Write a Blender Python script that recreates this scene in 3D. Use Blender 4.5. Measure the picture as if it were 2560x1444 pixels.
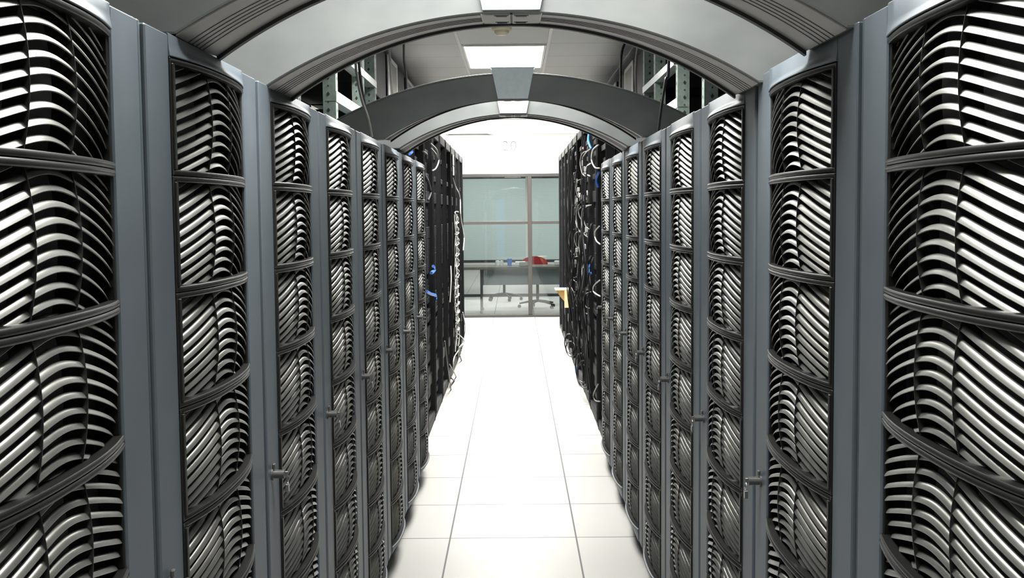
import bpy, math, random
from mathutils import Vector, Matrix
R_ = random.Random(7)
for o in list(bpy.data.objects): bpy.data.objects.remove(o)
C = bpy.context.scene.collection
scene = bpy.context.scene

# ------------------------------------------------------------------ camera
H = 1.5754
pitch, yaw, roll = .0702, -.0032, -.0089
Fw = Vector((math.sin(yaw)*math.cos(pitch), math.cos(yaw)*math.cos(pitch), -math.sin(pitch)))
Rt = Vector((math.cos(yaw), -math.sin(yaw), 0)); Up = Rt.cross(Fw)
R2 = Rt*math.cos(roll)+Up*math.sin(roll); U2 = -Rt*math.sin(roll)+Up*math.cos(roll)
cd = bpy.data.cameras.new('camera'); cam = bpy.data.objects.new('camera', cd); C.objects.link(cam)
M = Matrix((R2, U2, -Fw)).transposed().to_4x4(); M.translation = Vector((0, 0, H)); cam.matrix_world = M
cd.sensor_width = 36; cd.lens = 36*2756.08/2560; cd.clip_start = .05; cd.clip_end = 100
scene.camera = cam

# ------------------------------------------------------------------ world, exposure
w = bpy.data.worlds.new('world'); scene.world = w; w.use_nodes = True
w.node_tree.nodes['Background'].inputs[0].default_value = (.8, .9, 1, 1)
w.node_tree.nodes['Background'].inputs[1].default_value = .05
vs = scene.view_settings; vs.view_transform = 'Standard'; vs.look = 'None'; vs.gamma = 1; vs.use_curve_mapping = False
vs.exposure = 1.9
LAMP = 1.6           # glow of the ceiling fixtures' diffusers
POWER = 31.0         # watts of the lamp behind each prismatic diffuser
SPREAD = math.radians(146)
CEIL = 2.72; FARY = 16.37; XF = {-1: .543, 1: .548}
ZT = {-1: 1.862, 1: 1.876}; ZB = {-1: .10, 1: .075}
Y0 = {-1: 1.6301, 1: 1.7643}; PT = {-1: .7245, 1: .7502}

# ------------------------------------------------------------------ materials
def mat(name, col, rough=.5, metal=0., spec=.5, **kw):
    m = bpy.data.materials.new(name); m.use_nodes = True
    b = m.node_tree.nodes['Principled BSDF']
    b.inputs['Base Color'].default_value = (*col, 1); b.inputs['Roughness'].default_value = rough
    b.inputs['Metallic'].default_value = metal; b.inputs['Specular IOR Level'].default_value = spec
    for k, v in kw.items(): b.inputs[k].default_value = v
    return m
def noise_mat(m, scale, c0, c1, rough=None, bump=0., detail=3, stretch=(1, 1, 1)):
    nt = m.node_tree; N = nt.nodes; L = nt.links; b = N['Principled BSDF']
    tc = N.new('ShaderNodeTexCoord'); mp = N.new('ShaderNodeMapping'); mp.inputs['Scale'].default_value = stretch
    n = N.new('ShaderNodeTexNoise'); n.inputs['Scale'].default_value = scale; n.inputs['Detail'].default_value = detail
    L.new(tc.outputs['Object'], mp.inputs[0]); L.new(mp.outputs[0], n.inputs['Vector'])
    r = N.new('ShaderNodeValToRGB'); r.color_ramp.elements[0].position = .3; r.color_ramp.elements[1].position = .7
    r.color_ramp.elements[0].color = (*c0, 1); r.color_ramp.elements[1].color = (*c1, 1)
    L.new(n.outputs['Fac'], r.inputs[0]); L.new(r.outputs[0], b.inputs['Base Color'])
    if rough:
        mr = N.new('ShaderNodeMapRange'); mr.inputs['To Min'].default_value = rough[0]; mr.inputs['To Max'].default_value = rough[1]
        L.new(n.outputs['Fac'], mr.inputs['Value']); L.new(mr.outputs[0], b.inputs['Roughness'])
    if bump:
        bp = N.new('ShaderNodeBump'); bp.inputs['Strength'].default_value = bump; bp.inputs['Distance'].default_value = .002
        L.new(n.outputs['Fac'], bp.inputs['Height']); L.new(bp.outputs[0], b.inputs['Normal'])
    return m
mt = {}
mt['door'] = noise_mat(mat('blue_grey_paint', (.07, .08, .09), .45, .15), 9, (.050, .062, .074), (.058, .071, .083), (.40, .52))
mt['body'] = mat('dark_cabinet_paint', (.012, .013, .014), .55)
mt['inner'] = mat('cabinet_interior', (.006, .006, .007), .7)
mt['frame'] = mat('black_gloss_plastic', (.006, .006, .006), .36, 0, .25)
mt['vane'] = noise_mat(mat('grey_vane', (.3, .3, .28), .345, .9, .5), 30, (.215, .215, .203), (.25, .25, .236))
mt['chrome'] = mat('chrome', (.3, .3, .3), .28, 1)
mt['lock'] = mat('lock_grey', (.06, .06, .06), .4, .5)
mt['arch'] = noise_mat(mat('graphite_arch_metal', (.1, .11, .11), .36, .3, .5), 5, (.125, .134, .134), (.17, .18, .178), (.32, .40), stretch=(1, 1, 1.6))
mt['archrib'] = noise_mat(mat('arch_underside', (.14, .135, .13), .5, .2), 20, (.20, .195, .188), (.23, .224, .216))
mt['black'] = mat('black_trim_and_groove_shade', (.006, .006, .007), .6)
mt['key'] = noise_mat(mat('keystone_plate', (.2, .23, .24), .45, .3), 60, (.60, .68, .71), (.66, .74, .77))
mt['rack'] = noise_mat(mat('black_rack_steel', (.004, .004, .005), .55, 0, .2), 8, (.003, .003, .0035), (.005, .005, .006))
mt['cab'] = mat('cable_black', (.005, .005, .006), .45, 0, .35)
mt['cabgrey'] = mat('cable_grey', (.14, .14, .135), .45)
mt['cabwhite'] = mat('cable_white', (.42, .42, .40), .5)
mt['cabblue'] = mat('cable_blue', (.02, .12, .5), .45)
mt['plug'] = mat('plug_white', (.4, .4, .38), .4)
mt['slot'] = noise_mat(mat('galvanised_slotted_steel', (.2, .25, .22), .45, .2), 40, (.13, .17, .15), (.20, .25, .22))
mt['beam'] = noise_mat(mat('white_galvanised_beam', (.7, .74, .74), .35, .3), 20, (.62, .68, .66), (.80, .83, .83))
mt['hole'] = mat('slot_hole_shadow', (.01, .012, .012), .8)
mt['white'] = mat('white_enamel', (.8, .8, .78), .4)
mt['wood'] = mat('tan_cardboard', (.62, .4, .17), .6)
mt['tan2'] = mat('pale_cardboard', (.85, .68, .38), .6)
mt['winf'] = mat('bronze_window_frame', (.013, .0103, .009), .55, .1)
mt['desk'] = noise_mat(mat('taupe_desk_laminate', (.1, .085, .07), .4), 6, (.08, .066, .055), (.105, .09, .076), stretch=(1, 8, 1))
mt['mod'] = mat('grey_modesty_panel', (.16, .17, .18), .55)
mt['red'] = noise_mat(mat('red_chair_fabric', (.28, .01, .015), .85), 80, (.25, .008, .012), (.33, .015, .02))
mt['seatd'] = mat('dark_plastic', (.03, .03, .035), .45)
mt['blue'] = mat('blue_plastic', (.05, .2, .65), .4)
mt['bluedoor'] = mat('blue_door_paint', (.08, .32, .75), .5)
mt['wall'] = noise_mat(mat('white_wall_paint', (.75, .75, .74), .7), 40, (.73, .73, .72), (.77, .77, .76), bump=.05)
mt['digit'] = mat('blue_grey_lettering', (.03, .045, .05), .6)
mt['det'] = mat('yellowed_plastic', (.75, .68, .5), .45)
mt['tbar'] = mat('ceiling_bar_white', (.7, .7, .69), .5)
def emis(name, col, s):
    m = bpy.data.materials.new(name); m.use_nodes = True; b = m.node_tree.nodes['Principled BSDF']
    b.inputs['Base Color'].default_value = (.8, .8, .8, 1)
    b.inputs['Emission Color'].default_value = (*col, 1); b.inputs['Emission Strength'].default_value = s; return m
mt['lamp'] = emis('lit_diffuser', (1, .985, .94), LAMP)
mt['lamp2'] = emis('lit_office_diffuser', (1, .985, .94), 9.0)
mt['led'] = emis('red_led', (1, .1, .05), 3)
# glass: mirror-like surface reflection over clear transmission
g = bpy.data.materials.new('window_glass'); g.use_nodes = True; nt = g.node_tree; nt.nodes.clear()
out = nt.nodes.new('ShaderNodeOutputMaterial'); mx = nt.nodes.new('ShaderNodeMixShader'); tr = nt.nodes.new('ShaderNodeBsdfTransparent')
gl = nt.nodes.new('ShaderNodeBsdfGlossy'); fr = nt.nodes.new('ShaderNodeFresnel'); fr.inputs[0].default_value = 1.6
tr.inputs[0].default_value = (.86, .9, .9, 1); gl.inputs['Roughness'].default_value = .01
nt.links.new(fr.outputs[0], mx.inputs[0]); nt.links.new(tr.outputs[0], mx.inputs[1]); nt.links.new(gl.outputs[0], mx.inputs[2]); nt.links.new(mx.outputs[0], out.inputs[0])
mt['glass'] = g
# blinds with fine horizontal ribs
def stripes(m, axis, period, c0, c1, duty=.5):
    nt = m.node_tree; N = nt.nodes; L = nt.links; b = N['Principled BSDF']
    tc = N.new('ShaderNodeTexCoord'); sp = N.new('ShaderNodeSeparateXYZ'); L.new(tc.outputs['Object'], sp.inputs[0])
    d = N.new('ShaderNodeMath'); d.operation = 'DIVIDE'; d.inputs[1].default_value = period; L.new(sp.outputs[axis], d.inputs[0])
    fr = N.new('ShaderNodeMath'); fr.operation = 'FRACT'; L.new(d.outputs[0], fr.inputs[0])
    gt = N.new('ShaderNodeMath'); gt.operation = 'GREATER_THAN'; gt.inputs[1].default_value = duty; L.new(fr.outputs[0], gt.inputs[0])
    mxx = N.new('ShaderNodeMix'); mxx.data_type = 'RGBA'; mxx.inputs[6].default_value = (*c0, 1); mxx.inputs[7].default_value = (*c1, 1)
    L.new(gt.outputs[0], mxx.inputs[0]); L.new(mxx.outputs[2], b.inputs['Base Color']); return m
mt['blind'] = stripes(mat('grey_green_blind', (.5, .6, .6), .7), 2, .025, (.42, .49, .48), (.50, .57, .57), .85)
mt['grille'] = mat('beige_perforated_grille', (.5, .49, .44), .5)
# perforation dots on the grille
nt = mt['grille'].node_tree; vn = nt.nodes.new('ShaderNodeTexVoronoi'); vn.inputs['Scale'].default_value = 55; vn.inputs['Randomness'].default_value = 0
tc = nt.nodes.new('ShaderNodeTexCoord'); nt.links.new(tc.outputs['Object'], vn.inputs['Vector'])
rp = nt.nodes.new('ShaderNodeValToRGB'); rp.color_ramp.elements[0].position = .28; rp.color_ramp.elements[1].position = .34
rp.color_ramp.elements[0].color = (.04, .04, .038, 1); rp.color_ramp.elements[1].color = (.24, .235, .21, 1)
nt.links.new(vn.outputs['Distance'], rp.inputs[0]); nt.links.new(rp.outputs[0], nt.nodes['Principled BSDF'].inputs['Base Color'])
# joint grids (floor tiles, ceiling tiles), in object coordinates = metres
def grid_mat(name, base, base2, rough, spec, lines, nscale=400.):
    m = mat(name, base, rough, 0, spec); nt = m.node_tree; N = nt.nodes; L = nt.links; b = N['Principled BSDF']
    tc = N.new('ShaderNodeTexCoord'); sp = N.new('ShaderNodeSeparateXYZ'); L.new(tc.outputs['Object'], sp.inputs[0])
    n = N.new('ShaderNodeTexNoise'); n.inputs['Scale'].default_value = nscale; n.inputs['Detail'].default_value = 2; L.new(tc.outputs['Object'], n.inputs['Vector'])
    mx0 = N.new('ShaderNodeMix'); mx0.data_type = 'RGBA'; mx0.inputs[6].default_value = (*base, 1); mx0.inputs[7].default_value = (*base2, 1)
    L.new(n.outputs['Fac'], mx0.inputs[0]); cur = mx0.outputs[2]
    def MA(op, a, bb):
        x = N.new('ShaderNodeMath'); x.operation = op
        for i, v in enumerate((a, bb)):
            if v is None: continue
            if isinstance(v, (int, float)): x.inputs[i].default_value = v
            else: L.new(v, x.inputs[i])
        return x.outputs[0]
    for ax, off, per, wd, col in lines:
        t = MA('DIVIDE', MA('SUBTRACT', sp.outputs[ax], off), per)
        f = MA('FRACT', MA('ADD', t, 100.5), None)
        dd = MA('MULTIPLY', MA('ABSOLUTE', MA('SUBTRACT', f, .5), None), per)
        msk = MA('LESS_THAN', dd, wd/2)
        mm = N.new('ShaderNodeMix'); mm.data_type = 'RGBA'; L.new(msk, mm.inputs[0]); L.new(cur, mm.inputs[6]); mm.inputs[7].default_value = (*col, 1)
        cur = mm.outputs[2]
    L.new(cur, b.inputs['Base Color']); return m
mt['floor'] = grid_mat('white_raised_floor_tile', (.35, .348, .332), (.38, .377, .36), .42, .4,
                       [(1, 5.2419, .61, .009, (.055, .055, .055)), (0, -.3269, .61, .008, (.02, .02, .022))])
mt['ceil'] = grid_mat('mineral_ceiling_tile', (.78, .78, .765), (.86, .86, .845), .85, .2,
                      [(1, 7.65, .61, .006, (.30, .30, .30)), (0, -.37, .61, .004, (.35, .35, .35))], 150.)

# ------------------------------------------------------------------ geometry helpers
class MB:
    def __init__(s): s.v = []; s.f = []; s.m = []; s.sm = []
    def add(s, vs_, fs, mi=0, smooth=False):
        o = len(s.v); s.v += [tuple(p) for p in vs_]
        for f in fs: s.f.append([i+o for i in f]); s.m.append(mi); s.sm.append(smooth)
        return s
    def box(s, a, b, mi=0, bev=0.):
        x0, y0, z0 = [min(a[i], b[i]) for i in range(3)]; x1, y1, z1 = [max(a[i], b[i]) for i in range(3)]
        e = min(bev, (x1-x0)/2.01, (y1-y0)/2.01, (z1-z0)/2.01)
        if e <= 0:
            vs_ = [(x, y, z) for x in (x0, x1) for y in (y0, y1) for z in (z0, z1)]
            return s.add(vs_, [(0, 1, 3, 2), (4, 6, 7, 5), (0, 4, 5, 1), (2, 3, 7, 6), (0, 2, 6, 4), (1, 5, 7, 3)], mi)
        c = [(x0, x1), (y0, y1), (z0, z1)]; vs_ = []; idx = {}
        for ix in (0, 1):
            for iy in (0, 1):
                for iz in (0, 1):
                    k = (ix, iy, iz); p = [c[0][ix], c[1][iy], c[2][iz]]; q = [p[i]+(e if k[i] == 0 else -e) for i in range(3)]
                    for ax in range(3):
                        r = list(q); r[ax] = p[ax]; idx[k, ax] = len(vs_); vs_.append(tuple(r))
        fs = []
        for ax in range(3):
            o1, o2 = [i for i in range(3) if i != ax]
            for sd in (0, 1):
                ring = []
                for a_, b_ in ((0, 0), (1, 0), (1, 1), (0, 1)):
                    k = [0, 0, 0]; k[ax] = sd; k[o1] = a_; k[o2] = b_; ring.append(idx[tuple(k), ax])
                if (sd == 1) == (ax == 1): ring.reverse()
                fs.append(tuple(ring))
        for ax in range(3):
            o1, o2 = [i for i in range(3) if i != ax]
            for a_ in (0, 1):
                for b_ in (0, 1):
                    k0 = [0]*3; k1 = [0]*3; k0[o1] = k1[o1] = a_; k0[o2] = k1[o2] = b_; k1[ax] = 1
                    k0, k1 = tuple(k0), tuple(k1)
                    fs.append((idx[k0, o1], idx[k1, o1], idx[k1, o2], idx[k0, o2]))
        for ix in (0, 1):
            for iy in (0, 1):
                for iz in (0, 1):
                    fs.append(tuple(idx[(ix, iy, iz), a_] for a_ in range(3)))
        return s.add(vs_, fs, mi)
    def sweep(s, rings, mi=0, smooth=True, cap=True, closed=True):
        n = len(rings[0]); vs_ = [p for r in rings for p in r]; fs = []
        for i in range(len(rings)-1):
            for j in range(n if closed else n-1):
                k = (j+1) % n; fs.append((i*n+j, i*n+k, (i+1)*n+k, (i+1)*n+j))
        if isinstance(mi, list):
            o = len(s.v); s.v += [tuple(p) for p in vs_]
            for q, f in enumerate(fs): s.f.append([v+o for v in f]); s.m.append(mi[q % n]); s.sm.append(smooth)
            for j0, st in ((0, -1), ((len(rings)-1)*n, 1)):
                s.f.append([o+j0+j for j in range(n)][::st]); s.m.append(0); s.sm.append(False)
            return s
        if cap and closed: fs.append(tuple(range(n-1, -1, -1))); fs.append(tuple((len(rings)-1)*n+j for j in range(n)))
        return s.add(vs_, fs, mi, smooth)
    def tube(s, pts, r, n=6, mi=0):
        pts = [Vector(p) for p in pts]; rings = []
        t0 = (pts[1]-pts[0]).normalized(); nn = t0.orthogonal().normalized()
        for i, p in enumerate(pts):
            t = (pts[min(i+1, len(pts)-1)]-pts[max(i-1, 0)])
            t = t.normalized() if t.length > 1e-9 else t0
            nn = nn-t*nn.dot(t); nn = nn.normalized() if nn.length > 1e-6 else t.orthogonal().normalized()
            b = t.cross(nn); rr = r[i] if isinstance(r, (list, tuple)) else r
            rings.append([p+(nn*math.cos(2*math.pi*k/n)+b*math.sin(2*math.pi*k/n))*rr for k in range(n)])
        return s.sweep(rings, mi)
    def cyl(s, a, b, r, n=16, mi=0, r2=None):
        return s.tube([a, b], [r, r if r2 is None else r2], n, mi)
    def build(s, name, mats, parent=None, bevel=0, loc=(0, 0, 0), autos=True):
        me = bpy.data.meshes.new(name); me.from_pydata(s.v, [], s.f)
        for m in (mats if isinstance(mats, (list, tuple)) else [mats]): me.materials.append(m)
        me.polygons.foreach_set('material_index', s.m); me.polygons.foreach_set('use_smooth', s.sm); me.update()
        import bmesh
        bm = bmesh.new(); bm.from_mesh(me); bmesh.ops.recalc_face_normals(bm, faces=bm.faces)
        if autos:
            for e in bm.edges:
                if len(e.link_faces) == 2 and e.calc_face_angle(0) > .7: e.smooth = False
        bm.to_mesh(me); bm.free()
        o = bpy.data.objects.new(name, me); C.objects.link(o); o.location = loc
        if parent: o.parent = parent
        return o
def tag(o, label=None, cat=None, group=None, kind=None):
    if label: o['label'] = label
    if cat: o['category'] = cat
    if group: o['group'] = group
    if kind: o['kind'] = kind
    return o
def empty(name, loc=(0, 0, 0)):
    o = bpy.data.objects.new(name, None); C.objects.link(o); o.location = loc; o.empty_display_size = .1; return o
def struct(o): o['kind'] = 'structure'; return o
def copy_tree(o, parent=None, loc=None):
    c = o.copy(); C.objects.link(c); c.parent = parent
    if loc is not None: c.location = loc
    for ch in list(o.children): copy_tree(ch, c)
    return c
def smooth_path(pts, n=8):
    pts = [Vector(p) for p in pts]; P = [pts[0]]+pts+[pts[-1]]; out = []
    for i in range(1, len(P)-2):
        for k in range(n):
            t = k/n; a, b, c, d = P[i-1], P[i], P[i+1], P[i+2]
            out.append(.5*((2*b)+(c-a)*t+(2*a-5*b+4*c-d)*t*t+(3*b-a-3*c+d)*t**3))
    out.append(pts[-1]); return out

# ------------------------------------------------------------------ room shell
XW = 4.2; YB = -5.6; YO = 31.0
struct(MB().box((-XW, YB, -.05), (XW, YO, 0)).build('floor', mt['floor']))
struct(MB().box((-XW, YB, CEIL), (XW, FARY, CEIL+.06)).build('ceiling', mt['ceil']))
struct(MB().box((-XW, FARY, CEIL), (XW, YO, CEIL+.06)).build('ceiling_office', mt['ceil']))
struct(MB().box((-XW-.1, YB, 0), (-XW, YO, CEIL)).build('wall_left', mt['wall']))
struct(MB().box((XW, YB, 0), (XW+.1, YO, CEIL)).build('wall_right', mt['wall']))
struct(MB().box((-XW, YB-.1, 0), (XW, YB, CEIL)).build('wall_back', noise_mat(mat('grey_back_wall', (.1, .1, .1), .7), 30, (.09, .09, .09), (.12, .12, .12))))
struct(MB().box((-XW, FARY, 2.132), (XW, FARY+.1, CEIL)).build('wall_front', mt['wall']))
struct(MB().box((-XW, YO, 0), (XW, YO+.1, CEIL)).build('wall_office', mt['wall']))
# trim at the head of the far wall
struct(MB().box((-1.0, FARY-.03, 2.675), (-.34, FARY, 2.70), bev=.004).build('trim_1', mt['tbar']))
# T bars of the suspended ceiling beside the row of lights
tb = MB()
for x in (-.975, -.37, .24, .85):
    tb.box((x-.012, YB, CEIL-.008), (x+.012, FARY, CEIL), bev=.002)
struct(tb.build('trim_2', mt['tbar']))
d1 = struct(MB().box((-.95, YB, 0), (-.35, YB+.04, 2.3), bev=.006).build('door_1', mt['bluedoor']))
hd = MB().cyl((-.42, YB+.04, 1.02), (-.42, YB+.09, 1.02), .012, 10); hd.cyl((-.42, YB+.09, 1.02), (-.54, YB+.09, 1.02), .01, 10); hd.build('door_handle', mt['chrome'], d1)

# far window wall
fx = MB()
for z0, z1 in ((2.085, 2.132), (1.388, 1.432), (0, .045)):
    fx.box((-XW, FARY-.01, z0), (XW, FARY+.09, z1), bev=.004)
win = struct(fx.build('window_1', mt['winf']))
for i, x in enumerate((-3.98, -2.58, -1.18, .221, 1.62, 3.02)):
    MB().box((x-.030, FARY-.018, .045), (x+.030, FARY+.098, 2.085), bev=.004).build('mullion', mt['winf'], win)
xs = (-XW, -3.98, -2.58, -1.18, .221, 1.62, 3.02, XW)
for a, b in zip(xs[:-1], xs[1:]):
    for z0, z1 in ((.045, 1.388), (1.432, 2.085)):
        if b-a > .5:
            MB().box((a+.03, FARY+.03, z0), (b-.03, FARY+.038, z1)).build('glass_pane', mt['glass'], win)

# number on the wall
cu = bpy.data.curves.new('twenty', 'FONT'); cu.body = '20'; cu.size = .205; cu.extrude = .002; cu.offset = -.0035; cu.space_character = 1.12
to = bpy.data.objects.new('wall_number', cu); C.objects.link(to)
dg = bpy.context.evaluated_depsgraph_get(); me = bpy.data.meshes.new_from_object(to.evaluated_get(dg))
bpy.data.objects.remove(to); me.materials.clear(); me.materials.append(mt['digit'])
to = bpy.data.objects.new('wall_number', me); C.objects.link(to)
xx = [v.co.x for v in me.vertices]; to.location = (-.070-(max(xx)+min(xx))/2, FARY-.003, 2.473); to.rotation_euler = (math.pi/2, 0, 0)
tag(to, 'thin blue grey number 20 high on the white far wall', 'sign')

# ------------------------------------------------------------------ ceiling lights
def light_fixture():
    t = empty('ceiling_light', (0, 0, CEIL))
    f = MB()
    W, Lh = .292, .597
    f.box((-W, -Lh, -.014), (-W+.018, Lh, 0), bev=.003); f.box((W-.018, -Lh, -.014), (W, Lh, 0), bev=.003)
    f.box((-W+.018, -Lh, -.014), (W-.018, -Lh+.018, 0), bev=.003); f.box((-W+.018, Lh-.018, -.014), (W-.018, Lh, 0), bev=.003)
    f.build('frame', mt['white'], t)
    MB().box((-W+.018, -Lh+.018, -.010), (W-.018, Lh-.018, -.002)).build('diffuser', mt['lamp'], t)
    ld = bpy.data.lights.new('lamp', 'AREA'); ld.shape = 'RECTANGLE'; ld.size = 2*W-.04; ld.size_y = 2*Lh-.04
    ld.energy = POWER; ld.spread = SPREAD; ld.color = (1, .985, .94)
    lo_ = bpy.data.objects.new('lamp', ld); C.objects.link(lo_); lo_.parent = t; lo_.location = (0, 0, -.0115)
    return t
names = {(0, 0): 'white recessed ceiling light over the aisle just in front of the first arch pair',
         }
lf = light_fixture(); first = True
lights = []
for k, y in enumerate((-3.94, -.89, 2.16, 5.21, 8.26, 11.31, 14.36)):
    for j, x in enumerate((-.065,)):
        o = lf if first else copy_tree(lf); first = False
        o.location = (x, y, CEIL)
        side = ('over the aisle', 'over the space behind the left rack row', 'over the space behind the right rack row')[j]
        where = ('furthest behind the camera', 'just behind the camera', 'between the first two arches', 'between the third and fourth arches',
                 'seen whole between the second and third arches', 'over the black racks', 'second from the far wall')[k]
        tag(o, 'white recessed ceiling light %s, %s' % (side, where), 'ceiling light', 'recessed ceiling lights')
# smoke detector
for i, (x, y) in enumerate(((-1.285, 14.36), (1.155, 14.36), (-1.285, 13.03), (1.155, 13.03), (-.065, 13.03), (-1.285, 15.64), (1.155, 15.64), (-.065, 15.64))):
    o = copy_tree(lf); o.location = (x, y, CEIL)
    tag(o, 'white ceiling light added to brighten the far wall, %s column, %s' % (('left', 'right', 'left', 'right', 'middle', 'left', 'right', 'middle')[i], ('second from the wall', 'third from the wall', 'closest to the wall')[(y < 14)+2*(y > 15)]), 'ceiling light', 'recessed ceiling lights')
sd = empty('smoke_detector', (-.072, 6.98, CEIL)); tag(sd, 'small cream round smoke detector on the ceiling in front of the light', 'smoke detector')
pr_ = [(.062, 0), (.064, -.012), (.056, -.018), (.05, -.02)]
def lathe(prof, n=24, cx=0, cy=0):
    m = MB(); rings = [[(cx+r*math.cos(2*math.pi*k/n), cy+r*math.sin(2*math.pi*k/n), z) for k in range(n)] for r, z in prof]
    m.sweep(rings); return m
lathe(pr_).build('base', mt['det'], sd)
lathe([(.046, -.02), (.046, -.034), (.034, -.046), (.012, -.049)]).build('sensing_head', mt['det'], sd)

# ------------------------------------------------------------------ louvred server racks
MH = .187; PTOP = 1.824; PBOT = PTOP-9*MH
def bulge(u, hw): return .024*(1-min(1, abs(u)/hw)**2.4)
def wave(u): return -.0175*(math.sqrt(1+(u/.06)**2)-1)
def make_panel_meshes(s, hw):
    # local: x>0 outward*(-s); y along the row; z 0..MH
    X = lambda o_: -s*o_
    f = MB()
    us = [-hw+2*hw*i/32 for i in range(33)]
    for z0, z1 in ((.0006, .0095), (MH-.0095, MH-.0006)):
        rings = []
        for u in us:
            b = bulge(u, hw); zc = (z0+z1)/2
            pr = [(b-.034, z0), (b-.0015, z0), (b, z0+.0015), (b+.0006, zc-.001), (b+.0006, zc+.001), (b, z1-.0015), (b-.0015, z1), (b-.034, z1)]
            rings.append([(X(a), u, z) for a, z in pr])
        f.sweep(rings, smooth=True)
    for sg in (-1, 1):
        if sg < 0:
            f.box((X(.002), sg*hw, .0008), (X(-.034), sg*(hw-.006), MH-.0008), bev=.001)
            f.box((X(.0045), sg*(hw-.007), .0095), (X(-.034), sg*(hw-.019), MH-.0095), bev=.0015)
        else: f.box((X(-.004), hw, .0008), (X(-.034), hw-.007, MH-.0008), bev=.001)
    f.build('tmp', mt['frame'])
    fo = C.objects[-1]
    g = MB(); pitch_ = .0187; he = hw-.018
    N = 56
    def tip(u, z):
        v = (z/MH)*2-1
        return bulge(u, hw)-.016+.012*(1-min(1, abs(v))**2)
    prof = [(0, 0), (.0002, .0008), (-.0010, .0029), (-.0024, .0052), (-.0040, .0069), (-.0056, .0078), (-.0074, .0081), (-.0074, .0071), (-.0056, .0068), (-.0040, .0058), (-.0030, .0043), (-.0020, .0020), (-.0012, -.0003)]
    for k in range(0, 14):
        z0 = .004+k*pitch_
        runs = []; cur = []
        for i in range(N+1):
            u = -he+(2*he+.010)*i/N; z = z0+wave(u)
            if -.006 < z < MH-.006: cur.append((u, z))
            else:
                if len(cur) > 1: runs.append(cur)
                cur = []
        if len(cur) > 1: runs.append(cur)
        for run in runs:
            rings = []
            for u, z in run:
                t = tip(u, z); rings.append([(X(t+a), u, min(z+b, MH-.003)) for a, b in prof])
            g.sweep(rings, smooth=True)
    for u in (-.064, .064):
        rings = []
        for i in range(13):
            z = .006+(MH-.012)*i/12; t = tip(u, z)+.0012
            rings.append([(X(t), u-.0007, z), (X(t), u+.0007, z), (X(t-.03), u+.0007, z), (X(t-.03), u-.0007, z)])
        g.sweep(rings, mi=2, smooth=False)
    g.box((X(-.036), -he, 0.001), (X(-.038), he+.010, MH-.001), mi=1)
    g.build('tmp2', [mt['vane'], mt['inner'], mt['frame']])
    go = C.objects[-1]
    a, b = fo.data, go.data
    bpy.data.objects.remove(fo); bpy.data.objects.remove(go)
    a.name = 'louver_panel'; b.name = 'vane_grille'
    return a, b
def make_rack(s, n):
    p = PT[s]; hw = .2375 if s < 0 else .2495; zt = ZT[s]; zb = ZB[s]
    X = lambda o_: -s*o_
    t = empty('server_rack')
    body = MB(); y1 = p/2-.003
    body.box((X(-.055), -y1, zb+.03), (X(-.95), y1, zt-.004), bev=.004)
    body.box((X(-.062), -y1+.01, 0), (X(-.93), y1-.01, zb+.03))
    body.build('cabinet', mt['body'], t)
    d = MB(); ye = p/2-.0035; thick = .052
    for sg in (-1, 1):
        # side stiles with a shallow outer step, and reveal
        d.box((X(0), sg*hw, zb+.012), (X(-thick), sg*(ye-.012), zt-.004), bev=.0025)
        d.box((X(-.007), sg*(ye-.0125), zb+.004), (X(-thick), sg*ye, zt), bev=.0025)
    us = [-hw+2*hw*i/32 for i in range(33)]
    def band(zs, outs):      # closed loft: list of z with blending 0..1 of the bulge
        rings = []
        for u in us:
            b = bulge(u, hw); fr_ = [(b*k+e, z) for z, k, e in zip(zs, outs[0], outs[1])]
            rings.append([(X(a), u, z) for a, z in fr_]+[(X(-thick), u, zs[-1]), (X(-thick), u, zs[0])])
        d.sweep(rings, smooth=True)
    band([PTOP+.0005, PTOP+.0015, PTOP+.005, PTOP+.010, PTOP+.022, zt-.003, zt-.0008], ([1, 1, .93, .60, .18, .0, .0], [.001, .002, .002, .001, .0, .0, -.002]))
    zz = PBOT-.0005
    band([zz, zz-.002, zz-.010, zz-.022, zb+.008, zb+.004], ([1, 1, .92, .62, .12, .05], [.0035, .006, .006, .004, .002, -.002]))
    do = d.build('door', mt['door'], t)
    for j in range(9):
        o = bpy.data.objects.new('louver_panel', PM[s][0]); C.objects.link(o); o.parent = t; o.location = (0, 0, PBOT+MH*j)
        q = bpy.data.objects.new('vane_grille', PM[s][1]); C.objects.link(q); q.parent = o
    # lock: near border on the left row, far border on the right row
    yl = -.310 if s < 0 else .305; zl = 1.0 if s < 0 else .967
    k = MB(); k.cyl((X(0), yl, zl), (X(.004), yl, zl), .0135, 20); k.cyl((X(.004), yl, zl), (X(.026), yl, zl), .0095, 20)
    k.cyl((X(.026), yl, zl), (X(.028), yl, zl), .0105, 20); k.box((X(.002), yl-.006, zl+.012), (X(.008), yl+.006, zl+.024), bev=.002)
    lo = k.build('lock', mt['lock'], t)
    kk = MB(); kk.box((X(.0285), yl-.0015, zl-.006), (X(.036), yl+.0015, zl+.006), bev=.0008)
    kk.tube([(X(.034), yl+.009*math.sin(a), zl-.012+.009*math.cos(a)) for a in [i*math.pi/6 for i in range(13)]], .0012, 6)
    kk.box((X(.030), yl-.006, zl-.040), (X(.037), yl+.006, zl-.022), bev=.001)
    kk.build('key', mt['chrome'], lo)
    return t
PM = {s: make_panel_meshes(s, .2375 if s < 0 else .2495) for s in (-1, 1)}
ordn = ['nearest the camera, cut by the picture edge', 'second from camera, under first arch pair', 'third from the camera', 'fourth from the camera', 'fifth from the camera',
        'sixth from camera, under far arch pair', 'seventh from the camera', 'eighth and last, beside black racks']
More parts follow.
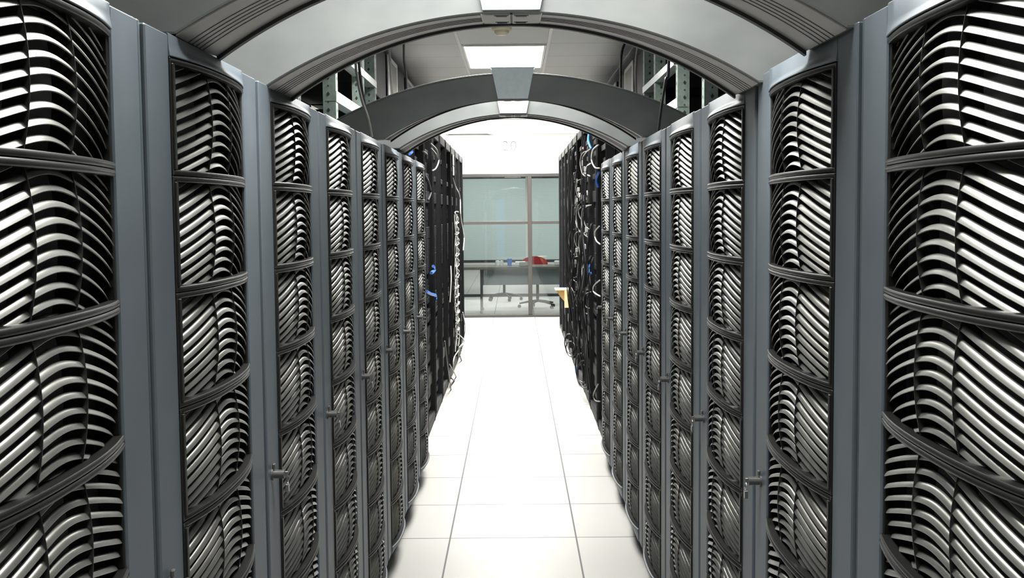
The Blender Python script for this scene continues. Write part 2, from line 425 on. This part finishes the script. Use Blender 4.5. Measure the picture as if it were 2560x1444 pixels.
for s in (-1, 1):
    r0 = make_rack(s, 0)
    for i in range(8):
        t = r0 if i == 0 else copy_tree(r0)
        t.location = (s*XF[s], Y0[s]+PT[s]*(i-.5), 0)
        tag(t, 'grey louvred server rack, %s row, %s' % ('left' if s < 0 else 'right', ordn[i]), 'server rack', 'louvred server racks along the %s side' % ('left' if s < 0 else 'right'))

# ------------------------------------------------------------------ arches over the aisle
def make_arch():
    t = empty('arch')
    za, zo = 2.022, 2.132       # apex of the inner and outer edge of the front face
    ri, ro = 1.02, 1.574
    zf = 1.866
    D = .27
    def zin(x): return za-(ri-math.sqrt(max(ri*ri-x*x, 0))) if abs(x) < .56 else None
    def zout(x): return zo-(ro-math.sqrt(ro*ro-x*x))
    xi = math.sqrt(ri*ri-(ri-(za-zf))**2)     # where inner arc meets the rack tops
    xo = math.sqrt(ro*ro-(ro-(zo-zf-.012))**2)
    n = 64
    f = MB()
    # front face shell: closed section swept by parameter
    rings = []
    for i in range(n+1):
        q = -1+2*i/n
        xa = q*xi; zi = za-(ri-math.sqrt(ri*ri-xa*xa))
        xb = q*xo; zb_ = zo-(ro-math.sqrt(ro*ro-xb*xb))
        rings.append([(xa, .003, zi), (xa, 0, zi+.003), (xb, 0, zb_-.008), (xb, -.004, zb_-.006), (xb, -.004, zb_), (xb, .012, zb_+.002), (xb, D-.02, zb_), (xb, D-.02, zb_-.01), (xa, D-.02, zi+.02)])
    f.sweep(rings, smooth=False)
    # foot blocks resting on the racks
    for sg in (-1, 1):
        pts = []
        k = 14
        for i in range(k+1):
            x = xi+(xo-xi)*i/k; pts.append((x, zo-(ro-math.sqrt(ro*ro-x*x))-.004))
        R1 = [[(sg*x, yy, zf+.0) for x, z in pts]+[(sg*x, yy, max(z, zf+.002)) for x, z in reversed(pts)] for yy in (.0008, D-.021)]
        f.add(R1[0]+R1[1], [tuple(range(len(R1[0]))), tuple(range(2*len(R1[0])-1, len(R1[0])-1, -1))]+[(j, (j+1) % len(R1[0]), (j+1) % len(R1[0])+len(R1[0]), j+len(R1[0])) for j in range(len(R1[0]))], 0)
    f.build('face', mt['arch'], t)
    # ribbed underside, interrupted by the middle plates; raised black beads imitate the grooves' shade
    u = MB(); prof = []
    y = .008; prof.append((y, 0)); prof.append((D*.27, 0))
    gy = D*.27
    for g_ in range(5):
        prof += [(gy+.0003, -.0010), (gy+.0036, -.0010), (gy+.0039, 0), (gy+.0225, 0)]; gy += .0225
    prof += [(D-.018, 0)]
    rise = lambda x: .024*(1-(x/.56)**2)
    def zi_(x, yy): return za-(ri-math.sqrt(ri*ri-x*x))+rise(x)*yy/D
    for a, b in ((-xi, -.068), (.068, xi)):
        rings = []
        for i in range(33):
            x = a+(b-a)*i/32
            rings.append([(x, yy, zi_(x, yy)-.003+dz) for yy, dz in prof]+[(x, prof[-1][0], zi_(x, prof[-1][0])+.012), (x, prof[0][0], zi_(x, 0)+.008)])
        nn_ = len(rings[0]); ml = [0]*nn_
        for j in range(nn_-1):
            if j < len(prof)-1 and (prof[j][1] < 0 or prof[j+1][1] < 0): ml[j] = 1
        u.sweep(rings, mi=ml, smooth=False)
    u.build('ribbed_underside', [mt['archrib'], mt['black']], t)
    # black rear lip
    l = MB(); rings = []
    for i in range(49):
        x = -xi*1.0+2*xi*i/48; z = zi_(x, D)
        rings.append([(x, D-.0178, z-.011), (x, D-.002, z-.011), (x, D-.002, z+.03), (x, D-.0178, z+.03)])
    l.sweep(rings, smooth=False); l.build('rear_lip', mt['black'], t)
    # middle plate on the front with the two clip plates beneath
    kz = MB(); rings = []
    for zt_, w_, yy in ((2.026, .0625, -.012), (2.150, .088, -.012)):
        rings.append([(-w_, yy, zt_), (w_, yy, zt_), (w_, .0, zt_), (-w_, .0, zt_)])
    kz.sweep(rings, smooth=False); kz.box((-.092, -.015, 2.150), (.092, .05, 2.157), bev=.002)
    kz.build('middle_plate', mt['key'], t)
    c = MB(); zl = lambda yy: 2.0165+.024*yy/D
    def slab(x0, x1, y0_, y1_, lo, hi, mi=0):
        c.sweep([[(x0, yy, zl(yy)+lo), (x1, yy, zl(yy)+lo), (x1, yy, zl(yy)+hi), (x0, yy, zl(yy)+hi)] for yy in (y0_, y1_)], mi=mi, smooth=False)
    for sg in (-1, 1):
        slab(sg*.0025, sg*.0655, .004, D-.019, 0, .006)
        slab(sg*.010, sg*.034, .020, .042, -.0016, .0002, 1); slab(sg*.006, sg*.038, .012, .017, -.0012, .0002, 1)
        slab(sg*.010, sg*.034, .205, .228, -.0016, .0002, 1); slab(sg*.006, sg*.038, .186, .191, -.0012, .0002, 1)
    slab(-.0025, .0025, .004, D-.019, .001, .005, 1)
    c.build('clip_plate', [mt['archrib'], mt['black']], t)
    return t
ar = make_arch()
for i, (y, zs, sk) in enumerate(((1.80, 0, 0), (2.45, -.012, 0), (4.645, .018, 0), (5.285, .014, 0))):
    o = ar if i == 0 else copy_tree(ar)
    o.location = (-.004, y, zs if i != 0 else 0)
    ang = math.radians((0, 0, 2.2, -2.2)[i])      # the third leans a little towards the camera, the fourth away
    o.rotation_euler = (ang, 0, 0); o.location.y += 2.0*math.sin(ang); o.location.z += 2.0*(1-math.cos(ang))
    tag(o, ('graphite metal arch nearest the camera, only its corners in the picture', 'graphite metal arch over the aisle with brightly lit face and centre clips, second from camera',
            'dark graphite arch with pale centre plate, third from camera', 'graphite arch with lit face, furthest from camera, just behind the dark one')[i], 'arch', 'metal arches spanning the two rack rows')

# ------------------------------------------------------------------ black network racks beyond
def network_rack(s, L_, hgt):
    t = empty('network_rack'); X = lambda o_: -s*o_
    b = MB(); b.box((X(-.06), -L_/2+.012, .03), (X(-.80), L_/2-.012, hgt-.01), bev=.004); b.box((X(-.10), -L_/2+.03, 0), (X(-.76), L_/2-.03, .03))
    b.build('cabinet', mt['rack'], t)
    for sg in (-1, 1):
        q = MB(); q.box((X(0), sg*(L_/2-.002), .02), (X(-.06), sg*(L_/2-.05), hgt), bev=.003)
        q.box((X(.004), sg*(L_/2-.016), .05), (X(0), sg*(L_/2-.026), hgt-.02), bev=.002)
        for k in range(14):
            z = .2+k*.15; q.box((X(.001), sg*(L_/2-.034), z), (X(0), sg*(L_/2-.040), z+.012), 1)
        q.build('post', [mt['rack'], mt['hole']], t)
    e = MB(); z = .12; r = random.Random(3)
    while z < hgt-.15:
        h = r.choice((.043, .043, .087)); e.box((X(-.022-r.random()*.02), -L_/2+.06, z), (X(-.06), L_/2-.06, z+h-.003), bev=.002); z += h
        if r.random() < .25: z += .045
    e.build('server_unit', mt['rack'], t)
    p = MB(); p.box((X(-.004), -L_/2+.05, hgt-.07), (X(-.06), L_/2-.05, hgt), bev=.003)
    p.build('top_rail', mt['rack'], t); p = MB(); p.box((X(-.004), -L_/2+.05, .02), (X(-.06), L_/2-.05, .08), bev=.003)
    p.build('bottom_rail', mt['rack'], t)
    return t
nr = {}
for s, xf, ya, yb, n, hh in ((-1, .612, 6.74, 13.02, 8, 2.215), (1, .585, 7.06, 14.6, 9, 2.30)):
    L_ = (yb-ya)/n; r0 = network_rack(s, L_, hh)
    for i in range(n):
        t = r0 if i == 0 else copy_tree(r0)
        t.location = (s*xf, ya+L_*(i+.5), 0)
        nm = ('first', 'second', 'third', 'fourth', 'fifth', 'sixth', 'seventh', 'eighth', 'ninth')[i]
        tag(t, 'tall black network rack, %s of the black racks beyond the louvred %s row' % (nm+(' and last' if i == n-1 else ''), 'left' if s < 0 else 'right'), 'network rack', 'black network racks on the %s' % ('left' if s < 0 else 'right'))

# ------------------------------------------------------------------ projection helper for placing the cables at real depth
def at(px, py, axis, val):
    d = Fw+R2*(px-1280)/2756.08+U2*(722-py)/2756.08; i = 'xyz'.index(axis)
    t = (val-(0, 0, H)[i])/d[i]; return Vector((0, 0, H))+d*t
def cable(name, pts, r, m, label, cat, group=None, n=6, sm=8):
    o = MB().tube(smooth_path(pts, sm), r, n).build(name, m); tag(o, label, cat, group); return o

# right side hanging black cords in front of the black racks
rr = random.Random(21)
for k in range(26):
    y = rr.uniform(8.1, 11.2); x0 = .585-.02-rr.random()*.02
    za = rr.choice((2.15, 1.9, 1.7, 1.45, 1.2)); zb_ = rr.uniform(.12, .7); pts = []
    nseg = 7
    for i in range(nseg+1):
        q = i/nseg; z = za+(zb_-za)*q
        pts.append((x0-.035*math.sin(q*3.1)*rr.uniform(.4, 1.5), y+rr.uniform(-.10, .10)*math.sin(q*3.0), z))
    pts.insert(0, (.58, y+.05, za+.03))
    cable('power_cord', pts, rr.choice((.0045, .006)), mt['cab'], 'black power cord hanging down the front of the right black racks', 'cable', 'black cords hanging on the right black racks')
for k in range(14):
    y = rr.uniform(8.0, 10.8); z = rr.choice((2.05, 1.85, 1.62, 1.4, 1.15, .95)); x0 = .572
    a = rr.uniform(.05, .13)
    pts = [(x0+.014, y, z), (x0-.03, y+a*.5, z-.02), (x0-.045, y+a, z-a*1.0), (x0-.03, y+a*.6, z-a*2.0), (x0, y, z-a*2.3)]
    cable('patch_cable', pts, .004, mt['cabgrey'], 'grey patch cable looped on the front of the right black racks', 'cable', 'grey loops on the right black racks')
for k in range(18):
    y = rr.uniform(8.6, 10.6); z = rr.uniform(.9, 1.95)
    m = MB(); m.box((.572, y-.012, z-.02), (.548, y+.012, z+.02), bev=.004); m.cyl((.56, y, z-.02), (.56, y, z-.05), .005, 8)
    tag(m.build('plug', mt['plug']), 'small white power plug on the front of the right black racks', 'plug', 'white plugs on the right black racks')
for k, (y, zc, rad) in enumerate(((11.2, .19, .13), (11.0, .16, .10), (9.25, .22, .16), (9.15, .17, .12), (9.0, .2, .15))):
    pts = [(.545-.045*math.sin(a)+.003*k, y+rad*math.sin(a)*.9-.05, zc+.04+rad*.9*math.cos(a)*.85) for a in [i*math.pi/7 for i in range(15)]]
    cable('cord_loop', pts, .006, mt['cab'], ('black cord loop hanging low on the right, the farther bunch, outer loop', 'black cord loop hanging low on the right, the farther bunch, inner loop',
          'black cord loop hanging low on the right, nearer bunch, biggest', 'black cord loop hanging low on the right, nearer bunch, smallest', 'black cord loop hanging low on the right, nearer bunch, middle')[k], 'cable')
for k, (pa, pb, lab) in enumerate((((1473, 330), (1478, 372), 'blue cable hanging at the top of the right black racks'), ((1497, 430), (1495, 468), 'short blue cable beside the last right louvred rack'),
                                   ((1474, 662), (1478, 685), 'small blue cable end halfway up the right black racks'), ((1440, 915), (1448, 950), 'blue cable low among the black cords on the right'))):
    A_ = at(*pa, 'x', .565); B_ = at(*pb, 'x', .565)
    cable('blue_cable', [A_, (A_+B_)/2+Vector((-.012, .03, 0)), B_], .008, mt['cabblue'], lab, 'cable')
for k, (p, lab) in enumerate(((((1476, 372), (1466, 380), (1457, 395), (1456, 415)), 'grey cable arc high on the right black racks'),
                              (((1496, 362), (1482, 375), (1479, 400), (1487, 418), (1499, 420)), 'pale cable loop above the last right louvred rack'),
                              (((1477, 408), (1466, 417), (1464, 433), (1475, 440)), 'pale short cable loop high on the right black racks'),
                              (((1459, 500), (1442, 520), (1440, 555), (1450, 580)), 'grey cable bow at mid height on the right black racks'),
                              (((1498, 565), (1487, 580), (1490, 600), (1500, 610)), 'pale cable loop beside the last right louvred rack at mid height'),
                              (((1499, 700), (1484, 715), (1485, 730), (1500, 740)), 'pale cable loop lower beside the last right louvred rack'),
                              (((1435, 748), (1428, 762), (1436, 772)), 'pale cable hook beside the cardboard holder'),
                              (((1495, 960), (1484, 985), (1488, 1000), (1500, 1003)), 'grey cable loop near the floor beside the last right louvred rack'))):
    cable('patch_cable', [at(*q, 'x', .555-.006*(i % 2)) for i, q in enumerate(p)], .005, mt['cabgrey'] if 'grey' in lab else mt['cabwhite'], lab, 'cable')
# cardboard holder sticking out on the right
A_ = at(1418, 745, 'x', .56); yc = A_.y
hb = empty('cardboard_holder', (.575, yc, 0)); tag(hb, 'tan cardboard holder sticking out of the right black racks', 'holder')
zt_ = at(1418, 722, 'y', yc).z; zbt = at(1418, 768, 'y', yc).z; x0_ = at(1388, 724, 'y', yc).x-.575; x1_ = at(1411, 745, 'y', yc).x-.575; x2_ = .012
m = MB(); m.box((x1_, -.05, zbt), (x2_, .0, zt_-.012), bev=.002); m.build('end_flap', mt['tan2'], hb)
m = MB(); m.box((x0_, -.05, zt_-.012), (x2_, .22, zt_), bev=.002); m.build('top_flap', mt['tan2'], hb)
m = MB(); zz0 = zt_-.012; hh_ = zz0-zbt
m.sweep([[(x0_+.01, yy, zz0), (x1_, yy, zz0), (x1_, yy, zbt+.35*hh_), (x0_+.05, yy, zz0-.35*hh_)] for yy in (.0, .18)], smooth=False); m.build('tray', mt['wood'], hb)

# left side cables
def LP(px, py, x=-.575): return at(px, py, 'x', x)
# white bundle: individual cords twisting downwards
for k in range(5):
    pts = []
    ph = rr.uniform(0, 6.28)
    yb0 = 10.9
    for i in range(13):
        q = i/12; py_ = 535+(870-535)*q
        z = H-(py_-529)/2756*yb0
        pts.append((-.590+.012*math.sin(ph+q*9)+.006*k/12+.03*q*(1-q), 10.9+.30*math.sin(ph*1.7+q*11)*(.5+.5*q), z))
    cable('network_cable', pts, .0034, mt['cabwhite'], 'white network cable in the twisted bundle hanging on the left black racks', 'cable', 'white cables in the left bundle', sm=5)
for k, (ya, yb, n_) in enumerate(((530, 700, 13), (700, 838, 13))):
    pts = []
    for i in range(n_*10):
        q = i/(n_*10-1); a = i*2*math.pi/10; yc_ = 10.95-.1*k+.25*q*(1-q)
        z = H-(ya+(yb-ya)*q-529)/2756*yc_
        pts.append((-.578+.014*math.cos(a), yc_+(.17+.12*math.sin(q*3.1)*(1 if k else .6))*math.sin(a), z+.03*math.sin(a*.5+k)))
    cable('coiled_cable', pts, .0042, mt['cabwhite'], ('white coiled cable in the bundle on the left, upper half', 'white coiled cable in the bundle on the left, lower half')[k], 'cable', sm=2)
for k, (p, m_, lab) in enumerate(((((1133, 445), (1140, 468), (1150, 492), (1152, 540), (1160, 590), (1158, 625)), 'cabwhite', 'thin white cable running above the twisted white bundle on the left'),
                           (((1076, 358), (1092, 375), (1097, 400), (1090, 420), (1080, 427)), 'cabgrey', 'grey cable arc high on the left black racks'),
                           (((1058, 378), (1067, 385), (1068, 395)), 'cabgrey', 'small pale cable hook high on the left black racks, nearest the grey racks'),
                           (((1077, 370), (1090, 385), (1094, 395)), 'cabgrey', 'inner grey cable arc high on the left black racks'),
                           (((1063, 440), (1072, 455), (1077, 480), (1070, 500)), 'cab', 'black cable bow beside the last left louvred rack'),
                           (((1127, 665), (1128, 700), (1125, 755)), 'cabwhite', 'cream cable hanging straight beside the white bundle'),
                           (((1157, 780), (1163, 815), (1160, 850), (1148, 868)), 'cabwhite', 'thin white cable curving at the bottom of the white bundle'),
                           (((1140, 830), (1160, 850), (1150, 870), (1135, 895), (1133, 930)), 'cabwhite', 'white cable crossing at the bottom of the bundle'),
                           (((1124, 910), (1140, 940), (1150, 955), (1158, 945)), 'cabgrey', 'grey cable loop at the foot of the white bundle'),
                           (((1112, 852), (1120, 920), (1131, 998)), 'cabgrey', 'thin straight grey cord hanging to the floor left of the bundle'),
                           (((1150, 890), (1158, 915), (1157, 940), (1145, 955), (1128, 945)), 'cab', 'black cable loop at the foot of the white bundle'))):
    cable('loose_cable', [LP(*q, x=-.585+.01*(i % 2)) for i, q in enumerate(p)], .0055 if m_ != 'cab' else .007, mt[m_], lab, 'cable')
lp = [(1158, 908), (1170, 900), (1190, 896), (1198, 905), (1190, 915), (1172, 916), (1158, 908)]
cable('fibre_loop', [at(q[0], q[1], 'y', 10.9)+Vector((0, .03*math.sin(i), 0)) for i, q in enumerate(lp)], .0016, mt['cabgrey'], 'very thin cable loop sticking out low from the left black racks', 'cable')
for k, (p, lab) in enumerate(((((1083, 665), (1086, 675), (1078, 682)), 'blue cable tuft on the left black racks, upper one'), (((1066, 728), (1076, 734), (1088, 738), (1089, 748)), 'blue cable tuft on the left black racks, lower one'),
                              (((1024, 385), (1030, 380), (1030, 374)), 'blue cable glint above the last left louvred rack'))):
    cable('blue_cable', [LP(*q, x=-.59 if k < 2 else -.60) for q in p], .012 if k < 2 else .008, mt['cabblue'], lab, 'cable')
# white label holders high on the left racks
A_ = LP(1132, 415, -.6)
m = MB(); m.box((-.600, A_.y-.09, A_.z-.09), (-.592, A_.y+.09, A_.z+.0), bev=.003); m.box((-.600, A_.y-.09, A_.z+.005), (-.592, A_.y+.09, A_.z+.11), bev=.003)
tag(m.build('label_plate', mt['grille']), 'pair of grey perforated plates high on the left black racks', 'plate')
m = MB(); q = at(1456, 370, 'x', .575); m.cyl((.585, q.y, q.z), (.574, q.y, q.z), .008, 10); tag(m.build('status_lamp', mt['led']), 'tiny red status lamp high on the right black racks', 'lamp')

# ------------------------------------------------------------------ overhead slotted frames behind the rows
def holes(m, s, x, y, z0, z1, ax):
    z = z0+.03
    k = 0
    while z < z1-.02:
        h = .011 if k % 2 == 0 else .006
        if ax == 'y': m.add([(x, y-.0012, z+h), (x+.7*h, y-.0012, z), (x, y-.0012, z-h), (x-.7*h, y-.0012, z)], [(0, 1, 2, 3)], 1)
        else: m.add([(x-s*.0012, y, z+h), (x-s*.0012, y+.7*h, z), (x-s*.0012, y, z-h), (x-s*.0012, y-.7*h, z)], [(0, 1, 2, 3)], 1)
        z += .036; k += 1
for s in (-1, 1):
    t = empty('slotted_frame', (s*.8, 5.0, 0))
    ys = (4.12, 5.0, 5.90, 6.41) if s < 0 else (4.68, 5.44, 6.30, 6.83)
    zt0 = ZT[s]+.001
    for y in ys:
        m = MB(); yl = y-5.0
        m.box((0, yl, zt0), (s*.058, yl+.003, 2.68)); m.box((0, yl+.003, zt0), (s*.003, yl+.06, 2.68))
        holes(m, s, s*.034, yl, zt0, 2.68, 'y'); holes(m, s, s*.0, yl+.034, zt0, 2.68, 'x')
        m.build('post', [mt['slot'], mt['hole']], t)
    for z, h in ((2.315, .035), (2.10, .045)):
        m = MB(); ya, yb = ys[1]-5.0+(.12 if z > 2.2 else 0), ys[-1 if z > 2.2 else 2]-5.0+.06
        m.box((-s*.004, ya, z-h/2), (-s*.001, yb, z+h/2)); m.box((-s*.004, ya, z-h/2-.003), (s*.05, yb, z-h/2), bev=0)
        m.build('beam', mt['beam'], t)
    for y in ys:
        m = MB(); m.box((s*.058, y-5.0, 2.60), (s*.6, y-5.0+.04, 2.64), bev=.002); m.build('cross_beam', mt['slot'], t)
    tag(t, 'galvanised slotted steel frame standing on top of the %s rack row' % ('left' if s < 0 else 'right'), 'steel frame')
# tall black cabinets added as a dark backdrop in the gaps behind the rows
for s in (-1, 1):
    for k, y in enumerate((3.6, 5.0, 6.4, 7.8)):
        t = empty('backdrop_cabinet', (s*1.56, y, 0))
        m = MB(); m.box((0, -.69, .06), (s*.8, .69, 2.62), bev=.006); m.box((s*.04, -.66, 0), (s*.76, .66, .06)); m.build('body', mt['rack'], t)
        for q in (-1, 1):
            m = MB(); m.box((-s*.014, q*.015, .1), (-s*.001, q*.68, 2.58), bev=.004); m.build('door', mt['body'], t)
        tag(t, 'tall black cabinet added as dark backdrop behind the %s rack row, %s from the camera' % ('left' if s < 0 else 'right', ('first', 'second', 'third', 'fourth')[k]), 'cabinet', 'added black backdrop cabinets behind the %s row' % ('left' if s < 0 else 'right'))
# overhead cooling units with perforated side grilles
for s in (-1, 1):
    for k in range(3):
        y = (6.5, 7.8, 9.15)[k]+(0 if s < 0 else .42); L_ = 1.22
        t = empty('cooling_unit', (s*.875, y, 2.33))
        hz = .35
        m = MB(); m.box((s*.012, 0, 0), (s*.55, L_, hz), bev=.005); m.build('housing', mt['rack'], t)
        m = MB(); m.box((0, .0, 0), (s*.012, .04, hz), bev=.002); m.box((0, .56, 0), (s*.012, .60, hz), bev=.002)
        m.box((0, .04, hz-.03), (s*.012, .56, hz), bev=.002); m.box((0, .04, 0), (s*.012, .56, .03), bev=.002); m.build('grille_frame', mt['white'], t)
        m = MB(); m.box((s*.004, .04, .03), (s*.010, .56, hz-.03)); m.build('grille', mt['grille'], t)
        # hangers to the ceiling
        m = MB()
        for yy in (.08, L_-.08):
            m.cyl((s*.08, yy, hz), (s*.08, yy, CEIL-2.33), .006, 8)
        m.build('hanger_rod', mt['lock'], t)
        tag(t, 'overhead cooling unit with beige perforated side grille above the %s racks, %s from the camera' % ('left' if s < 0 else 'right', ('first', 'second', 'third')[k]), 'cooling unit', 'overhead cooling units on the %s' % ('left' if s < 0 else 'right'))
# cords hanging from above
for p, yy, m_, lab in ((((888, 120), (893, 190), (905, 250), (920, 295), (930, 343)), 4.35, 'cabgrey', 'grey twisted cord hanging in front of the dark arch on the left'),
                   (((896, 118), (902, 200), (912, 262), (922, 305), (933, 345)), 4.38, 'cab', 'black cord hanging in front of the dark arch on the left'),
                   (((972, 100), (975, 150), (978, 190), (982, 240)), 6.3, 'cabgrey', 'pale cord hanging beside the first left cooling unit'),
                   (((1010, 150), (1014, 175), (1018, 225)), 7.5, 'cabgrey', 'pale cord hanging beside the second left cooling unit'),
                   (((1672, 150), (1664, 200), (1654, 262), (1644, 340)), 4.4, 'cab', 'dark cord hanging in front of the dark arch on the right'),
                   (((1594, 115), (1590, 150), (1589, 190), (1590, 235)), 6.9, 'cabgrey', 'beige cord hanging beside the first right cooling unit'),
                   (((1564, 105), (1556, 125), (1552, 160), (1552, 222)), 7.6, 'cab', 'black cord hanging beside the second right cooling unit')):
    P_ = [at(*q, 'y', yy) for q in p]; P_.insert(0, Vector((P_[0].x, yy, CEIL-.002)))
    cable('hanging_cord', P_, .006 if yy < 5 else .008, mt[m_], lab, 'cable')

# ------------------------------------------------------------------ office behind the glass
DY = 17.1
dk = empty('desk', (.25, DY, 0)); tag(dk, 'long taupe desk with grey modesty panel behind the glass wall', 'desk')
MB().box((-1.15, -.10, .68), (1.35, .66, .72), bev=.004).build('desk_top', mt['desk'], dk)
MB().box((-.76, .10, .43), (1.2, .125, .679), bev=.002).build('modesty_panel', mt['mod'], dk)
for x in (-.78, 1.22):
    m = MB(); m.box((x-.02, .05, .03), (x+.02, .10, .68), bev=.004); m.box((x-.022, -.06, .0), (x+.022, .58, .035), bev=.008); m.build('leg', mt['seatd'], dk)
def chair(loc, rot, label, stool=False):
    t = empty('office_stool' if stool else 'office_chair', loc); t.rotation_euler = (0, 0, rot)
    # backrest: rounded slab
    m = MB(); rings = []
    for i in range(17):
        a = -1+2*i/16; w_ = .235*math.sqrt(max(0., 1-abs(a)**3.2)) if abs(a) < 1 else 0
        z = .665+.17*a; w_ = max(w_, .05); th = .032*(1-abs(a)**4)+.006
        rings.append([(w_*math.cos(b), .235+.035*(math.cos(b))**2*-1+th*math.sin(b), z) for b in [j*math.pi/10 for j in range(20)]])
    m.sweep(rings)
    if not stool: m.build('backrest', mt['red'], t)
    m = MB(); rings = []
    for zz_, k in ((.43, .85), (.44, .98), (.465, 1.0), (.49, .96), (.50, .8)):
        rings.append([(.24*k*math.copysign(abs(math.cos(b))**.6, math.cos(b)), -.01+.23*k*math.copysign(abs(math.sin(b))**.6, math.sin(b)), zz_) for b in [j*math.pi/12 for j in range(24)]])
    m.sweep(rings); m.build('seat', mt['red'], t)
    m = MB(); m.tube(smooth_path([(0, .1, .42), (0, .24, .40), (0, .275, .5), (0, .265, .64)], 5), .016, 8)
    if not stool: m.build('back_bracket', mt['seatd'], t)
    m = MB(); m.cyl((0, 0, .12), (0, 0, .43), .024, 14); m.build('gas_column', mt['seatd'], t)
    b_ = MB()
    for k in range(5):
        a = k*2*math.pi/5+.3; b_.tube([(0, 0, .12), (.15*math.cos(a), .15*math.sin(a), .105), (.30*math.cos(a), .30*math.sin(a), .075)], [.022, .018, .013], 8)
    b_.build('star_base', mt['seatd'], t)
    for k in range(5):
        a = k*2*math.pi/5+.3; cx, cy = .30*math.cos(a), .30*math.sin(a); c = MB()
        for q in (-1, 1):
            ox, oy = -math.sin(a)*.014*q, math.cos(a)*.014*q
            c.cyl((cx+ox*.4, cy+oy*.4, .028), (cx+ox*1.6, cy+oy*1.6, .028), .028, 12)
        c.build('caster', mt['seatd'], t)
    tag(t, label, 'stool' if stool else 'office chair'); return t
chair((.36, DY+.85, 0), .25, 'red office chair pushed in at the desk behind the glass')
chair((-.20, DY+2.45, 0), 2.2, 'wheeled stool further back, its wheels seen under the desk', True)
def dpos(px, py): return at(px, py, 'z', .735)
q = dpos(1266, 664)
m = lathe([(.030, .7205), (.038, .80), (.040, .83), (.036, .83)], 20, -.09, DY+.30); tag(m.build('cup', mt['blue']), 'blue cup standing on the desk behind the glass', 'cup')
for k, (x, wd, y) in enumerate(((-.28, .04, .32), (-.215, .03, .30))):
    m = lathe([(wd*.8, .7205), (wd, .76), (wd*.85, .80), (wd*.5, .805)], 14, x, DY+y); tag(m.build('mug', mt['white']), ('larger white mug on the desk left of the blue cup', 'smaller white mug on the desk next to the blue cup')[k], 'mug')
m = MB(); m.box((.0, DY+.38, .7205), (.16, DY+.60, .775), bev=.003); tag(m.build('paper_stack', mt['white']), 'white paper stack on the desk beside the red chair', 'papers')
m = MB(); m.box((.06, DY+.02, .7205), (.26, DY+.2, .785), bev=.01); tag(m.build('keyboard_box', mt['grille']), 'grey flat box on the desk at the middle window post', 'box')
m = MB(); m.box((.62, DY+.30, .7205), (.78, DY+.45, .79), bev=.01); m.box((.83, DY+.30, .7205), (1.0, DY+.52, .80), bev=.006); tag(m.build('desk_tray', mt['white']), 'white trays on the right end of the desk', 'tray')
m = MB(); m.box((-.50, DY+.13, .43), (-.40, DY+.45, .65), bev=.01); tag(m.build('computer_tower', mt['seatd']), 'black computer tower hung under the desk beside its left leg', 'computer')
# back partition with roller blinds
BY = 20.4
fx = MB(); fx.box((-XW, BY, 0), (XW, BY+.06, .05), bev=.004); fx.box((-XW, BY, 2.25), (XW, BY+.06, 2.31), bev=.004)
for x in (-3.2, -1.5, 1.9, 3.4): fx.box((x-.03, BY, .05), (x+.03, BY+.06, 2.25), bev=.004)
struct(fx.build('window_2', mt['seatd']))
struct(MB().box((-XW, BY, 2.31), (XW, BY+.08, CEIL)).build('wall_partition', mt['wall']))
for x0, x1, lab in ((-1.47, .20, 'left wide'), (.235, 1.87, 'right wide')):
    t = empty('roller_blind', ((x0+x1)/2, BY-.03, 2.2)); hw_ = (x1-x0)/2
    MB().cyl((-hw_, 0, .0), (hw_, 0, .0), .022, 14).build('roller', mt['seatd'], t)
    m = MB(); m.box((-hw_+.005, -.001, -1.515), (hw_-.005, .001, -.02)); m.build('fabric', mt['blind'], t)
    m = MB(); m.box((-hw_+.005, -.012, -1.565), (hw_-.005, .012, -1.515), bev=.004); m.build('bottom_bar', mt['seatd'], t)
    tag(t, '%s grey green roller blind behind the desk' % lab, 'roller blind')
for i, (x, y) in enumerate(((-.6, 18.6), (1.6, 18.6), (-.6, 24), (1.6, 24), (-.3, 28), (1.6, 28))):  # unseen fixtures added to give the office its own light
    t = empty('added_office_light', (x, y, CEIL)); m = MB(); m.box((-.3, -.6, -.012), (.3, .6, 0), bev=.003); m.build('frame', mt['white'], t)
    MB().box((-.28, -.58, -.016), (.28, .58, -.0125)).build('diffuser', mt['lamp2'], t)
    tag(t, 'unseen ceiling light added to light the office behind the glass, %s one, %s row' % (('left', 'right')[i % 2], ('near', 'middle', 'far')[i//2]), 'ceiling light', 'added office ceiling lights')
